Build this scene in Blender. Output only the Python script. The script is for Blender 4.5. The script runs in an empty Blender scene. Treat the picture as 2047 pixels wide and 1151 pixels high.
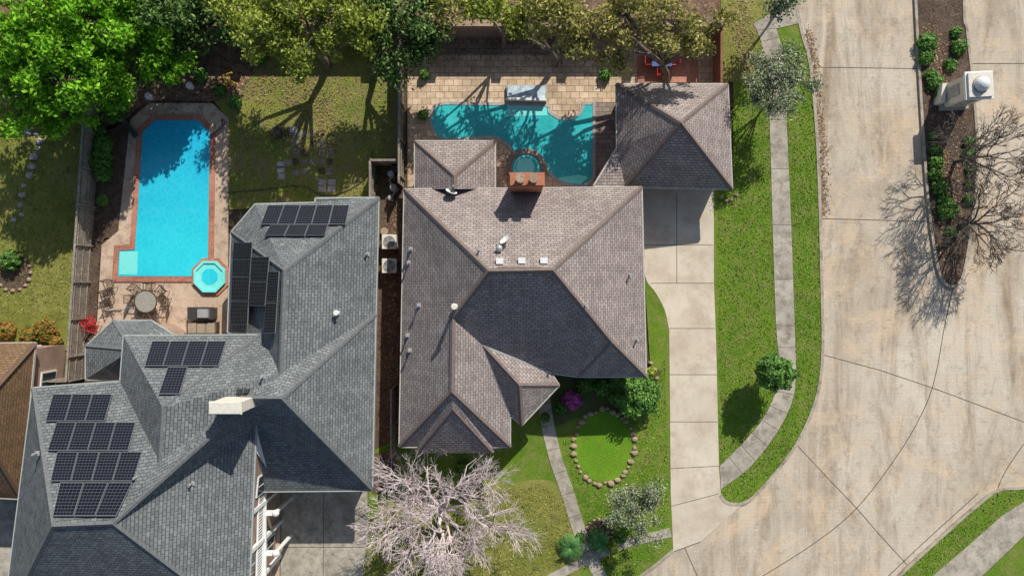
import bpy, bmesh, math, random
import numpy as np
from mathutils import Vector
random.seed(7); rng=np.random.default_rng(7)
H=46.0; S=30.0
sc=bpy.context.scene
# survey coordinates: plan pixels -> metres, corrected for the height of the point
def P(x,y,z=0.0):
    k=(1-z/H)/S
    return Vector(((x-1023.5)*k,(575.5-y)*k,z))
# ---------------------------------------------------------------- materials
def N(nt,t,**k):
    n=nt.nodes.new(t)
    for a,b in k.items(): setattr(n,a,b)
    return n
def newmat(name,rough=.85,spec=.3):
    m=bpy.data.materials.new(name); m.use_nodes=True
    nt=m.node_tree; b=nt.nodes['Principled BSDF']
    b.inputs['Roughness'].default_value=rough
    b.inputs['Specular IOR Level'].default_value=spec
    return m,nt,b
def c4(c): return (c[0],c[1],c[2],1)
def noise(nt,scale,detail=4,rough=.6,vec=None,dist=0):
    n=N(nt,'ShaderNodeTexNoise'); n.inputs['Scale'].default_value=scale
    n.inputs['Detail'].default_value=detail; n.inputs['Roughness'].default_value=rough
    n.inputs['Distortion'].default_value=dist
    if vec: nt.links.new(vec,n.inputs['Vector'])
    return n.outputs['Fac']
def ramp(nt,fac,stops):
    r=N(nt,'ShaderNodeValToRGB'); e=r.color_ramp.elements
    while len(e)<len(stops): e.new(.5)
    for i,(p,c) in enumerate(stops):
        e[i].position=p; e[i].color=c4(c) if len(c)==3 else c
    nt.links.new(fac,r.inputs['Fac']); return r.outputs['Color']
def mix(nt,a,b,fac,mode='MIX'):
    m=N(nt,'ShaderNodeMix',data_type='RGBA',blend_type=mode)
    for s,v in ((6,a),(7,b),(0,fac)):
        if hasattr(v,'links') or hasattr(v,'is_linked'): nt.links.new(v,m.inputs[s])
        elif isinstance(v,(int,float)): m.inputs[s].default_value=v
        else: m.inputs[s].default_value=c4(v)
    return m.outputs[2]
def geo(nt): return N(nt,'ShaderNodeNewGeometry').outputs['Position']
def bump(nt,b,h,s,d=.05):
    n=N(nt,'ShaderNodeBump'); n.inputs['Strength'].default_value=s; n.inputs['Distance'].default_value=d
    nt.links.new(h,n.inputs['Height']); nt.links.new(n.outputs['Normal'],b.inputs['Normal'])
def gray(v): return (v,v,v)
def M(name,c1,c2,c3=None,s1=.35,s2=4,s3=25,rough=.9,bs=.3,bd=.03,fine=.35,spec=.2):
    """patchy natural surface: large patches c1/c2, medium patches c3, fine speckle"""
    m,nt,b=newmat(name,rough,spec); g=geo(nt)
    col=ramp(nt,noise(nt,s1,5,.65,g),[(.36,c1),(.64,c2)])
    if c3: 
        f=ramp(nt,noise(nt,s2,6,.75,g),[(.45,gray(0)),(.66,gray(1))])
        col=mix(nt,col,c3,f)
    nf=noise(nt,s3,4,.8,g)
    sp=ramp(nt,nf,[(.3,gray(1-fine)),(.7,gray(1+fine))])
    col=mix(nt,col,sp,1.0,'MULTIPLY')
    nt.links.new(col,b.inputs['Base Color'])
    if bs: bump(nt,b,nf,bs,bd)
    return m
def flat(name,c,rough=.6,var=.12,scale=6,spec=.4,metal=0):
    m,nt,b=newmat(name,rough,spec); g=geo(nt); b.inputs['Metallic'].default_value=metal
    col=mix(nt,c,ramp(nt,noise(nt,scale,5,.7,g),[(.3,gray(1-var*2)),(.7,gray(1+var))]),1.0,'MULTIPLY')
    nt.links.new(col,b.inputs['Base Color']); return m
def brickmat(name,c1,c2,mortar,w,h,ms=.012,uv=False,var=.25,rough=.85,offset=.5,bs=.3,bigvar=None,sc_=1.0):
    m,nt,b=newmat(name,rough,.25); 
    g=N(nt,'ShaderNodeUVMap').outputs['UV'] if uv else geo(nt)
    t=N(nt,'ShaderNodeTexBrick'); t.offset=offset
    t.inputs['Scale'].default_value=sc_; t.inputs['Brick Width'].default_value=w; t.inputs['Row Height'].default_value=h
    t.inputs['Mortar Size'].default_value=ms; t.inputs['Color1'].default_value=c4(c1); t.inputs['Color2'].default_value=c4(c2)
    t.inputs['Mortar'].default_value=c4(mortar); t.inputs['Mortar Smooth'].default_value=.3
    nt.links.new(g,t.inputs['Vector'])
    gp=geo(nt)
    col=mix(nt,t.outputs['Color'],ramp(nt,noise(nt,.5,5,.65,gp),[(.3,gray(1-var)),(.7,gray(1+var))]),1.0,'MULTIPLY')
    if bigvar: col=mix(nt,col,bigvar,ramp(nt,noise(nt,.9,4,.7,gp,.6),[(.5,gray(0)),(.75,gray(.7))]))
    col=mix(nt,col,ramp(nt,noise(nt,14,3,.8,gp),[(.3,gray(.78)),(.7,gray(1.22))]),1.0,'MULTIPLY')
    nt.links.new(col,b.inputs['Base Color'])
    if bs: 
        mm=N(nt,'ShaderNodeMath',operation='SUBTRACT'); mm.inputs[0].default_value=1; nt.links.new(t.outputs['Fac'],mm.inputs[1])
        bump(nt,b,mm.outputs[0],bs,.02)
    return m
def leafmat(name,cs,rough=.6,trans=.25):
    m,nt,b=newmat(name,rough,.25)
    r=N(nt,'ShaderNodeNewGeometry').outputs['Random Per Island']
    col=ramp(nt,r,[(i/(len(cs)-1),c) for i,c in enumerate(cs)])
    col=mix(nt,col,ramp(nt,noise(nt,.9,3,.6,geo(nt)),[(.35,gray(.72)),(.65,gray(1.3))]),1.0,'MULTIPLY')
    nt.links.new(col,b.inputs['Base Color'])
    if trans:
        tr=N(nt,'ShaderNodeBsdfTranslucent'); nt.links.new(col,tr.inputs['Color'])
        mx=N(nt,'ShaderNodeMixShader'); mx.inputs[0].default_value=trans
        nt.links.new(b.outputs[0],mx.inputs[1]); nt.links.new(tr.outputs[0],mx.inputs[2])
        nt.links.new(mx.outputs[0],nt.nodes['Material Output'].inputs['Surface'])
    return m
def roofmat(name,c1,c2,dark):
    m,nt,b=newmat(name,.95,.08)
    uv=N(nt,'ShaderNodeUVMap').outputs['UV']; gp=geo(nt)
    t=N(nt,'ShaderNodeTexBrick'); t.inputs['Scale'].default_value=1
    t.inputs['Brick Width'].default_value=.34; t.inputs['Row Height'].default_value=.19
    t.inputs['Mortar Size'].default_value=.018; t.inputs['Mortar Smooth'].default_value=.5
    t.inputs['Color1'].default_value=c4(c1); t.inputs['Color2'].default_value=c4(c2); t.inputs['Mortar'].default_value=c4(dark)
    nt.links.new(uv,t.inputs['Vector'])
    col=mix(nt,t.outputs['Color'],ramp(nt,noise(nt,.35,6,.7,gp),[(.3,gray(.82)),(.7,gray(1.14))]),1.0,'MULTIPLY')
    col=mix(nt,col,ramp(nt,noise(nt,9,5,.85,gp),[(.28,gray(.62)),(.72,gray(1.36))]),1.0,'MULTIPLY')
    mp=N(nt,'ShaderNodeMapping'); mp.inputs['Scale'].default_value=(2.2,.25,1); nt.links.new(uv,mp.inputs['Vector'])
    col=mix(nt,col,ramp(nt,noise(nt,1,5,.7,mp.outputs[0]),[(.35,gray(.86)),(.65,gray(1.08))]),1.0,'MULTIPLY')
    nt.links.new(col,b.inputs['Base Color'])
    mm=N(nt,'ShaderNodeMath',operation='SUBTRACT'); mm.inputs[0].default_value=1; nt.links.new(t.outputs['Fac'],mm.inputs[1])
    bump(nt,b,mm.outputs[0],.8,.05)
    return m
GRASS =M('lawn_green',(.10,.19,.014),(.155,.25,.022),(.22,.235,.06),s1=.25,s2=1.1,s3=14,bs=.9,bd=.06,fine=.4)
GRASSR=M('lawn_lush',(.11,.26,.012),(.17,.33,.02),(.13,.22,.02),s1=.5,s2=2,s3=14,bs=.9,bd=.06,fine=.4)
GRASSY=M('lawn_olive',(.19,.215,.035),(.31,.29,.08),(.13,.15,.03),s1=.3,s2=1.2,s3=14,bs=.9,bd=.06,fine=.42)
GRASSB=M('lawn_back',(.16,.21,.035),(.28,.28,.06),(.27,.20,.11),s1=.35,s2=.8,s3=14,bs=.9,bd=.06,fine=.42)
SOIL  =M('soil',(.10,.075,.05),(.17,.12,.08),(.07,.075,.03),s1=.6,s2=2,s3=10,bs=1,bd=.1,fine=.5)
MULCH =M('mulch',(.13,.085,.06),(.19,.135,.095),(.07,.045,.035),s1=1,s2=4,s3=9,bs=1,bd=.12,fine=.6)
REDSOIL=M('leaf_litter_soil',(.22,.13,.085),(.34,.23,.15),(.09,.06,.045),s1=.6,s2=2.5,s3=8,bs=1,bd=.1,fine=.55)
CONC  =M('driveway_concrete',(.57,.49,.375),(.67,.59,.465),(.49,.40,.30),s1=.3,s2=.7,s3=16,bs=.15,fine=.14)
CONC2 =M('sidewalk_concrete',(.36,.325,.26),(.50,.45,.37),(.23,.20,.155),s1=.5,s2=1.6,s3=14,bs=.15,fine=.24)
CURB  =M('curb_concrete',(.38,.33,.26),(.50,.44,.35),(.22,.18,.135),s1=.5,s2=2,s3=14,bs=.1,fine=.25)
DECK  =M('pool_deck_concrete',(.52,.39,.28),(.63,.49,.365),(.36,.25,.18),s1=.4,s2=1.6,s3=12,bs=.15,fine=.22)
JOINT =flat('joint_dark',(.15,.12,.09),.95)
JOINTR=flat('road_joint_tar',(.12,.095,.07),.95,.3,2)
def roadmat():
    m,nt,b=newmat('road_concrete',.9,.2); g=geo(nt)
    col=ramp(nt,noise(nt,.10,6,.6,g,.4),[(.30,(.43,.36,.27)),(.5,(.54,.465,.36)),(.70,(.64,.565,.45))])
    mp=N(nt,'ShaderNodeMapping'); mp.inputs['Scale'].default_value=(1.2,.2,1); nt.links.new(g,mp.inputs['Vector'])
    col=mix(nt,col,(.29,.215,.14),ramp(nt,noise(nt,.5,8,.75,mp.outputs[0],.6),[(.47,gray(0)),(.66,gray(.85))]))
    col=mix(nt,col,(.66,.50,.34),ramp(nt,noise(nt,.26,7,.74,g,1.2),[(.50,gray(0)),(.64,gray(.7))]))
    col=mix(nt,col,(.17,.125,.085),ramp(nt,noise(nt,1.1,9,.85,g,.3),[(.53,gray(0)),(.68,gray(.6))]))
    col=mix(nt,col,(.74,.67,.55),ramp(nt,noise(nt,.6,9,.83,g,.2),[(.55,gray(0)),(.70,gray(.6))]))
    col=mix(nt,col,ramp(nt,noise(nt,10,6,.9,g),[(.3,gray(.76)),(.7,gray(1.2))]),1.0,'MULTIPLY')
    w=N(nt,'ShaderNodeTexWave',wave_type='BANDS',bands_direction='Y'); w.inputs['Scale'].default_value=1.3
    w.inputs['Distortion'].default_value=2.5; nt.links.new(g,w.inputs['Vector'])
    col=mix(nt,col,ramp(nt,w.outputs['Fac'],[(.0,gray(.97)),(1,gray(1.02))]),1.0,'MULTIPLY')
    v=N(nt,'ShaderNodeTexVoronoi',feature='DISTANCE_TO_EDGE'); v.inputs['Scale'].default_value=.10
    nn=N(nt,'ShaderNodeTexNoise'); nn.inputs['Scale'].default_value=1.1; nn.inputs['Detail'].default_value=6; nt.links.new(g,nn.inputs['Vector'])
    ad=mix(nt,g,nn.outputs['Color'],.35,'ADD'); nt.links.new(ad,v.inputs['Vector'])
    col=mix(nt,(.25,.19,.13),col,ramp(nt,v.outputs['Distance'],[(.0,gray(.85)),(.003,gray(1))]))
    nt.links.new(col,b.inputs['Base Color']); return m
ROAD=roadmat()
def water(name,a,bc,hl,depth=None):
    m,nt,b=newmat(name,.06,.5); g=geo(nt)
    col=ramp(nt,noise(nt,.22,3,.5,g),[(.35,a),(.65,bc)])
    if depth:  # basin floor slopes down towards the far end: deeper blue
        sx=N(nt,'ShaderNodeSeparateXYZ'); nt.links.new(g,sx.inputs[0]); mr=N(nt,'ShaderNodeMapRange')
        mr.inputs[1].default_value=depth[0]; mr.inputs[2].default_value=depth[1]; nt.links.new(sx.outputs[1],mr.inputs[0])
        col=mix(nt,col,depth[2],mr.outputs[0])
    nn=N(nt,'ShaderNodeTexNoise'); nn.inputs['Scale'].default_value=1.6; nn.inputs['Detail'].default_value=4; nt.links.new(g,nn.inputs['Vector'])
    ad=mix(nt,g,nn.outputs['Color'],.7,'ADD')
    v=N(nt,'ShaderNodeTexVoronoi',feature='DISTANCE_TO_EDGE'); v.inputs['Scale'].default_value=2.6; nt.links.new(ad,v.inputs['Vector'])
    col=mix(nt,col,hl,ramp(nt,v.outputs['Distance'],[(.0,gray(.13)),(.15,gray(0))]))  # caustic light lines painted into the water colour
    nt.links.new(col,b.inputs['Base Color']); bump(nt,b,noise(nt,3.5,3,.5,g),.15,.05); return m
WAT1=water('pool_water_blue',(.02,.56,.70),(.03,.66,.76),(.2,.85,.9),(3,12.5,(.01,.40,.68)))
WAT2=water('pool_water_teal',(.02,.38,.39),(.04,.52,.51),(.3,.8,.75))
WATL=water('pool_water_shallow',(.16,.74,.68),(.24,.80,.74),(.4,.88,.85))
ROOFT=roofmat('shingles_taupe',(.285,.24,.22),(.385,.33,.305),(.15,.12,.115))
ROOFD=roofmat('shingles_gray',(.15,.163,.165),(.225,.242,.242),(.085,.092,.095))
ROOFB=roofmat('shingles_brown',(.20,.125,.07),(.25,.16,.095),(.12,.08,.05))
CAPT=flat('ridge_cap_taupe',(.20,.155,.135),.9,.2,8); CAPD=flat('ridge_cap_gray',(.15,.16,.16),.9,.2,8); CAPB=flat('ridge_cap_brown',(.15,.095,.06),.9)
GUT=flat('gutter',(.50,.47,.41),.5,.1); GUTG=flat('gutter_pale',(.42,.46,.42),.5,.1)
WALLB=brickmat('wall_brick',(.33,.20,.14),(.40,.26,.19),(.45,.4,.35),.22,.075,.008,uv=True)
WHITE=flat('white_paint',(.78,.78,.75),.5,.05); GLASS=flat('window_glass',(.03,.04,.05),.08,.1)
CREAM=flat('cream_stucco',(.72,.68,.58),.8,.1)
BRED=brickmat('chimney_brick',(.42,.13,.07),(.50,.18,.10),(.35,.25,.2),.2,.07,.01,uv=True,var=.3)
COPING=brickmat('coping_brick',(.42,.13,.08),(.50,.19,.12),(.34,.24,.18),.2,.2,.02,var=.3,offset=0)
PAVER=brickmat('paver_stone',(.50,.37,.24),(.68,.52,.36),(.24,.18,.12),.6,.42,.022,var=.28,bigvar=(.30,.22,.16))
PAVERR=brickmat('paver_red',(.42,.17,.11),(.50,.22,.15),(.3,.2,.15),.22,.22,.02)
PAVERG=brickmat('paver_gray_brown',(.22,.17,.135),(.34,.27,.22),(.12,.09,.08),.5,.3,.02)
STONE=M('stone',(.34,.24,.16),(.45,.34,.24),(.25,.18,.12),s1=1,s2=4,s3=12,fine=.3)
STONEG=M('stone_gray',(.36,.35,.32),(.48,.46,.42),(.28,.27,.24),s1=1,s2=4,s3=12,fine=.3)
WOOD=M('fence_wood',(.24,.205,.165),(.38,.33,.27),(.15,.12,.095),s1=1.2,s2=6,s3=20,fine=.35)
WOODR=M('fence_wood_red',(.26,.11,.07),(.32,.15,.10),(.18,.08,.05),s1=1.2,s2=6,s3=20,fine=.3)
MASON=brickmat('masonry_wall_brick',(.20,.15,.12),(.27,.21,.17),(.2,.17,.15),.4,.2,.012,uv=True)
BARK=flat('bark',(.18,.145,.115),.95,.3,5); BARKP=flat('bark_pale',(.68,.575,.56),.85,.2,3); BARKG=flat('bark_gray',(.14,.115,.10),.9,.2,5)
METAL=flat('metal_gray',(.45,.45,.44),.4,.1,metal=.3); DMETAL=flat('metal_dark',(.05,.05,.05),.5,.1)
RED=flat('red_plastic',(.50,.03,.04),.5,.1); YEL=flat('yellow_paint',(.65,.40,.03),.5); TERRA=flat('terracotta',(.45,.17,.09),.7)
TAN=flat('tan_fabric',(.36,.28,.20),.9); BLUE=flat('blue_fabric',(.08,.15,.32),.9); BRN=flat('brown_table',(.10,.07,.05),.7)
LBR=leafmat('leaves_bright',[(.07,.20,.006),(.18,.44,.014),(.32,.60,.04)],trans=.3)
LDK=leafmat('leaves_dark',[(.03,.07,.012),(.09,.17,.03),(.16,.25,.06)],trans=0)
LYG=leafmat('leaves_yellowgreen',[(.12,.17,.015),(.29,.36,.04),(.48,.52,.12)],trans=.25)
LOL=leafmat('leaves_olive',[(.16,.16,.035),(.37,.35,.08),(.58,.52,.20)],trans=.25)
LGY=leafmat('leaves_graygreen',[(.13,.17,.08),(.27,.32,.17),(.42,.46,.29)],trans=0)
LSH=leafmat('leaves_shrub',[(.03,.10,.012),(.09,.21,.03),(.17,.33,.06)],trans=0)
LMG=leafmat('petals_magenta',[(.35,.03,.22),(.6,.08,.42),(.05,.12,.02)],trans=0)
LOR=leafmat('leaves_orange',[(.05,.14,.02),(.4,.12,.03),(.12,.26,.03)],trans=0)
LGR=leafmat('grass_blades',[(.08,.17,.01),(.14,.26,.018),(.23,.32,.05)],trans=0)
LGY2=leafmat('grass_blades_olive',[(.13,.16,.025),(.25,.265,.05),(.38,.33,.11)],trans=0)
LLIT=leafmat('dry_leaves',[(.12,.07,.03),(.27,.17,.09),(.45,.32,.18)],trans=0)
SAGO=leafmat('palm_fronds',[(.05,.14,.03),(.10,.26,.07)],trans=0)
# ---------------------------------------------------------------- builders
class MB:
    def __init__(s): s.v=[];s.f=[];s.m=[];s.mats=[]
    def mi(s,m):
        if m not in s.mats: s.mats.append(m)
        return s.mats.index(m)
    def add(s,vs,fs,m):
        o=len(s.v); k=s.mi(m); s.v+= [tuple(v) for v in vs]
        for f in fs: s.f.append([o+i for i in f]); s.m.append(k)
    def box(s,c,d,m,rot=0):
        cx,cy,cz=c; a,b,h=d[0]/2,d[1]/2,d[2]/2; co,si=math.cos(rot),math.sin(rot)
        vs=[(cx+x*co-y*si,cy+x*si+y*co,cz+z) for z in(-h,h) for x,y in((-a,-b),(a,-b),(a,b),(-a,b))]
        s.add(vs,[(3,2,1,0),(4,5,6,7),(0,1,5,4),(1,2,6,5),(2,3,7,6),(3,0,4,7)],m)
    def beam(s,a,c,w,h,m):
        a=Vector(a);c=Vector(c);d=c-a; n=Vector((-d.y,d.x,0))
        if n.length<1e-6: return
        n.normalize(); n*=w/2; u=Vector((0,0,h/2))
        s.add([a-n-u,a+n-u,a+n+u,a-n+u,c-n-u,c+n-u,c+n+u,c-n+u],[(0,1,2,3),(7,6,5,4),(0,4,5,1),(1,5,6,2),(2,6,7,3),(3,7,4,0)],m)
    def tube(s,p0,p1,r0,r1,m,n=8,cap=True):
        p0=Vector(p0);p1=Vector(p1);d=(p1-p0)
        if d.length<1e-5: return
        d.normalize(); a=d.orthogonal().normalized(); b=d.cross(a)
        vs=[]
        for p,r in((p0,r0),(p1,r1)):
            for i in range(n):
                t=2*math.pi*i/n; vs.append(p+a*math.cos(t)*r+b*math.sin(t)*r)
        fs=[(i,(i+1)%n,n+(i+1)%n,n+i) for i in range(n)]
        if cap: fs+=[tuple(range(n))[::-1],tuple(range(n,2*n))]
        s.add(vs,fs,m)
    def dome(s,c,r,m,hs=1.0,n=16,k=5,full=False):
        vs=[];lo=-math.pi/2 if full else 0
        for j in range(k+1):
            ph=lo+(math.pi/2-lo)*j/k*.999
            for i in range(n):
                t=2*math.pi*i/n; vs.append((c[0]+r*math.cos(ph)*math.cos(t),c[1]+r*math.cos(ph)*math.sin(t),c[2]+r*hs*math.sin(ph)))
        fs=[(j*n+i,j*n+(i+1)%n,(j+1)*n+(i+1)%n,(j+1)*n+i) for j in range(k) for i in range(n)]
        s.add(vs,fs,m)
    def slab(s,pts,z1,z0,m,side=None):
        pts=[(p[0],p[1]) for p in pts]
        a=sum(pts[i][0]*pts[(i+1)%len(pts)][1]-pts[(i+1)%len(pts)][0]*pts[i][1] for i in range(len(pts)))
        if a<0: pts=pts[::-1]
        n=len(pts)
        s.add([(x,y,z1) for x,y in pts],[tuple(range(n))],m)
        s.add([(x,y,z) for z in(z0,z1) for x,y in pts],[(i,(i+1)%n,n+(i+1)%n,n+i) for i in range(n)],side or m)
    def ribbon(s,pts,w,z0,z1,m,closed=False,gap=None):
        pts=[Vector((p[0],p[1])) for p in pts]; n=len(pts); L=[];R=[]
        for i in range(n):
            a=pts[i-1] if (i>0 or closed) else pts[i]; c=pts[(i+1)%n] if (i<n-1 or closed) else pts[i]
            d1=(pts[i]-a); d2=(c-pts[i])
            if d1.length<1e-6:d1=d2
            if d2.length<1e-6:d2=d1
            d1=d1.normalized();d2=d2.normalized()
            n1=Vector((-d1.y,d1.x));n2=Vector((-d2.y,d2.x));nn=(n1+n2)
            if nn.length<.2: nn=n1
            nn.normalize(); q=w/2/max(.5,nn.dot(n1)); L.append(pts[i]+nn*q);R.append(pts[i]-nn*q)
        vs=[(p.x,p.y,z) for z in(z0,z1) for p in L+R]
        fs=[]
        rg=range(n if closed else n-1)
        for i in rg:
            j=(i+1)%n
            fs+=[(2*n+i,3*n+i,3*n+j,2*n+j),(i,2*n+i,2*n+j,j),(n+i,n+j,3*n+j,3*n+i)]
        if not closed: fs+=[(0,n,3*n,2*n),(n-1,3*n-1,4*n-1,2*n-1)]
        s.add(vs,fs,m)
    def finish(s,name,parent=None,origin=True,smooth=False):
        v=np.array(s.v,dtype=float); c=Vector((0,0,0))
        if parent is None and origin:
            c=Vector(((v[:,0].min()+v[:,0].max())/2,(v[:,1].min()+v[:,1].max())/2,v[:,2].min())); v=v-np.array(c)
        me=bpy.data.meshes.new(name); me.from_pydata(v.tolist(),[],s.f)
        for m in s.mats: me.materials.append(m)
        me.polygons.foreach_set('material_index',s.m)
        uv=me.uv_layers.new(name='UVMap'); me.update()
        up=Vector((0,0,1))
        for p in me.polygons:
            nn=p.normal
            u=up.cross(nn)
            if u.length<.05: u=Vector((1,0,0)); w=Vector((0,1,0))
            else:
                u.normalize(); w=nn.cross(u)
            for li in p.loop_indices:
                co=me.vertices[me.loops[li].vertex_index].co
                uv.data[li].uv=(co.dot(u),co.dot(w))
        if smooth: me.polygons.foreach_set('use_smooth',[True]*len(me.polygons))
        o=bpy.data.objects.new(name,me); sc.collection.objects.link(o); o.location=c
        if parent: o.parent=parent; o.location=-parent.location
        return o
def empty(name,loc):
    e=bpy.data.objects.new(name,None); e.location=loc; sc.collection.objects.link(e); return e
def cr(pts,closed=False,n=6):
    out=[];m=len(pts)
    for i in range(m if closed else m-1):
        g=lambda k: pts[k%m] if closed else pts[max(0,min(m-1,k))]
        p0,p1,p2,p3=g(i-1),g(i),g(i+1),g(i+2)
        for t in range(n):
            t/=n
            out.append(tuple(.5*((2*p1[k])+(-p0[k]+p2[k])*t+(2*p0[k]-5*p1[k]+4*p2[k]-p3[k])*t*t+(-p0[k]+3*p1[k]-3*p2[k]+p3[k])*t**3) for k in(0,1)))
    if not closed: out.append(tuple(pts[-1]))
    return out
def W(pts,z=0): return [P(x,y,z) for x,y in pts]
def slab(name,pts,z1,m,z0=-.05):
    b=MB(); b.slab(W(pts),z1,z0,m); return b.finish(name)
def area(pts): return sum(pts[i][0]*pts[(i+1)%len(pts)][1]-pts[(i+1)%len(pts)][0]*pts[i][1] for i in range(len(pts)))
def inset(pts,d):
    pts=[Vector((p[0],p[1])) for p in pts]
    if area(pts)<0: pts=pts[::-1]
    out=[];n=len(pts)
    for i in range(n):
        d1=(pts[i]-pts[i-1]).normalized();d2=(pts[(i+1)%n]-pts[i]).normalized()
        n1=Vector((-d1.y,d1.x));n2=Vector((-d2.y,d2.x));nn=(n1+n2).normalized()
        out.append(pts[i]+nn*(d/max(.4,nn.dot(n1))))
    return out
def inpoly(x,y,poly):
    px=np.array([p[0] for p in poly]);py=np.array([p[1] for p in poly]);r=np.zeros(len(x),bool);j=len(poly)-1
    for i in range(len(poly)):
        c=((py[i]>y)!=(py[j]>y))&(x<(px[j]-px[i])*(y-py[i])/(py[j]-py[i]+1e-12)+px[i]); r^=c; j=i
    return r
def quads(name,C,size,mat,upb=.6,parent=None,asp=1.6,nrm=None):
    n=len(C); nr=rng.normal(size=(n,3)) if nrm is None else nrm+rng.normal(size=(n,3))*.6
    nr[:,2]+=upb*1.5; nr/=np.linalg.norm(nr,axis=1)[:,None]
    t=np.cross(nr,rng.normal(size=(n,3))); t/=np.linalg.norm(t,axis=1)[:,None]; b=np.cross(nr,t)
    s=(size*(.6+.8*rng.random(n)))[:,None]/2
    V=np.stack([C-t*s*asp,C-b*s*.8,C+t*s*asp,C+b*s*.8],1).reshape(-1,3)
    loc=C.mean(0); 
    if parent: loc=np.array(parent.location)
    V=V-loc
    me=bpy.data.meshes.new(name); me.vertices.add(4*n); me.vertices.foreach_set('co',V.ravel())
    me.loops.add(4*n); me.loops.foreach_set('vertex_index',np.arange(4*n,dtype=np.int32))
    me.polygons.add(n); me.polygons.foreach_set('loop_start',np.arange(0,4*n,4,dtype=np.int32))
    try: me.polygons.foreach_set('loop_total',np.full(n,4,dtype=np.int32))
    except Exception: pass
    me.materials.append(mat); me.update(calc_edges=True); me.validate()
    o=bpy.data.objects.new(name,me); sc.collection.objects.link(o)
    if parent: o.parent=parent
    else: o.location=loc
    return o
def tree(name,base,blobs,leafm,n,leaf=.2,trunk=.22,barkm=BARK,subr=(.5,1.0),subs=14,fork=.35,twigs=0):
    """blobs: plan px, py, height, radius in metres"""
    b0=P(*base); e=empty(name,b0); tb=MB()
    cs=[(P(x,y,z),r) for x,y,z,r in blobs]
    zm=sum(c.z for c,_ in cs)/len(cs); cen=sum((c for c,_ in cs),Vector())/len(cs)
    fk=b0.lerp(cen,.25); fk.z=zm*fork
    tb.tube(b0-Vector((0,0,.1)),b0.lerp(fk,.5)+Vector((.1,.05,0)),trunk*1.25,trunk*.95,barkm,9)
    tb.tube(b0.lerp(fk,.5)+Vector((.1,.05,0)),fk,trunk*.95,trunk*.8,barkm,9)
    C=[]; tot=sum(r*r for _,r in cs)
    for c,r in cs:
        mid=fk.lerp(c,.5)+Vector(rng.normal(size=3))*.35
        tb.tube(fk,mid,trunk*.55,trunk*.4,barkm,7); tb.tube(mid,c,trunk*.4,trunk*.22,barkm,6)
        ns=max(4,int(subs*r*r/4)); k=int(n*r*r/tot/ns)
        for _ in range(ns):
            d=Vector(rng.normal(size=3)); d.normalize(); rr=r*random.uniform(.35,1.08)
            sp=c+Vector((d.x*rr,d.y*rr,d.z*rr*.75))
            m2=c.lerp(sp,.5)+Vector(rng.normal(size=3))*.12
            tb.tube(c,m2,trunk*.2,trunk*.12,barkm,4,False); tb.tube(m2,sp,trunk*.12,.015,barkm,4,False)
            for _ in range(twigs):
                dd=Vector(rng.normal(size=3)); dd.normalize(); tb.tube(m2.lerp(sp,random.random()),sp+dd*random.uniform(.3,.9),.025,.008,barkm,3,False)
            sr=random.uniform(*subr); kk=int(k*(sr/.75)**2)
            q=rng.normal(size=(kk,3)); q/=np.linalg.norm(q,axis=1)[:,None]; q*=(rng.random(kk)**.6)[:,None]*sr*np.array([1,1,.65])*(1+.35*rng.random(kk)[:,None])
            C.append(q+np.array(sp))
    tb.finish('trunk_and_limbs',e)
    quads('foliage',np.concatenate(C),leaf,leafm,.6,e)
    return e
def shrub(name,px,py,r,leafm,z=None,n=None,leaf=.13,hs=.8,base=0.1,core=True):
    z=r*hs*.8+base if z is None else z
    c=P(px,py,z); n=n or int(900*r*r/.5)+150
    e=empty(name,(c.x,c.y,0)); b=MB()
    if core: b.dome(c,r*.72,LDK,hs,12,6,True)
    b.tube((c.x,c.y,-.05),c,.06,.04,BARK,6); b.finish('stem',e)
    q=rng.normal(size=(n,3)); q/=np.linalg.norm(q,axis=1)[:,None]; nn=q.copy()
    ph=rng.random(4)*6.28
    lump=1+.14*np.sin(q[:,0]*5+ph[0])*np.cos(q[:,1]*6+ph[1])+.09*np.sin(q[:,1]*11+ph[2])+.07*np.sin(q[:,0]*13+ph[3])
    q*=(r*(.72+.33*rng.random(n))*lump)[:,None]*np.array([1,1,hs])
    quads('foliage',q+np.array(c),leaf,leafm,.3,e,nrm=nn)
    return e
def branch(b,p,d,L,r,dep,m,spread=.5,up=.1,kids=(3,4),sh=.72,rmin=.008):
    q=p+d*L; mid=p.lerp(q,.5)+Vector(rng.normal(size=3))*L*.07
    n=7 if dep>3 else (4 if dep>1 else 3)
    b.tube(p,mid,r,r*.85,m,n,False); b.tube(mid,q,r*.85,r*.65,m,n,False)
    if dep==0: return
    for i in range(random.randint(*kids)):
        nd=(d+Vector(rng.normal(size=3))*spread+Vector((0,0,up))).normalized()
        st=q if i<2 else p.lerp(q,random.uniform(.45,.95))
        branch(b,st,nd,L*sh*random.uniform(.8,1.2),max(rmin,r*.58),dep-1,m,spread,up,kids,sh,rmin)
def grass(name,poly,z,dens,mat,size=.12,holes=()):
    w=[(p.x,p.y) for p in W(poly)]; xs=[p[0] for p in w];ys=[p[1] for p in w]
    n=int((max(xs)-min(xs))*(max(ys)-min(ys))*dens); x=rng.uniform(min(xs),max(xs),n);y=rng.uniform(min(ys),max(ys),n)
    k=inpoly(x,y,w)
    for h in holes: k&=~inpoly(x,y,[(p.x,p.y) for p in W(h)])
    x=x[k];y=y[k]
    return quads(name,np.stack([x,y,np.full(len(x),z+size*.25)],1),size,mat,.7,asp=1.5)
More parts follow.
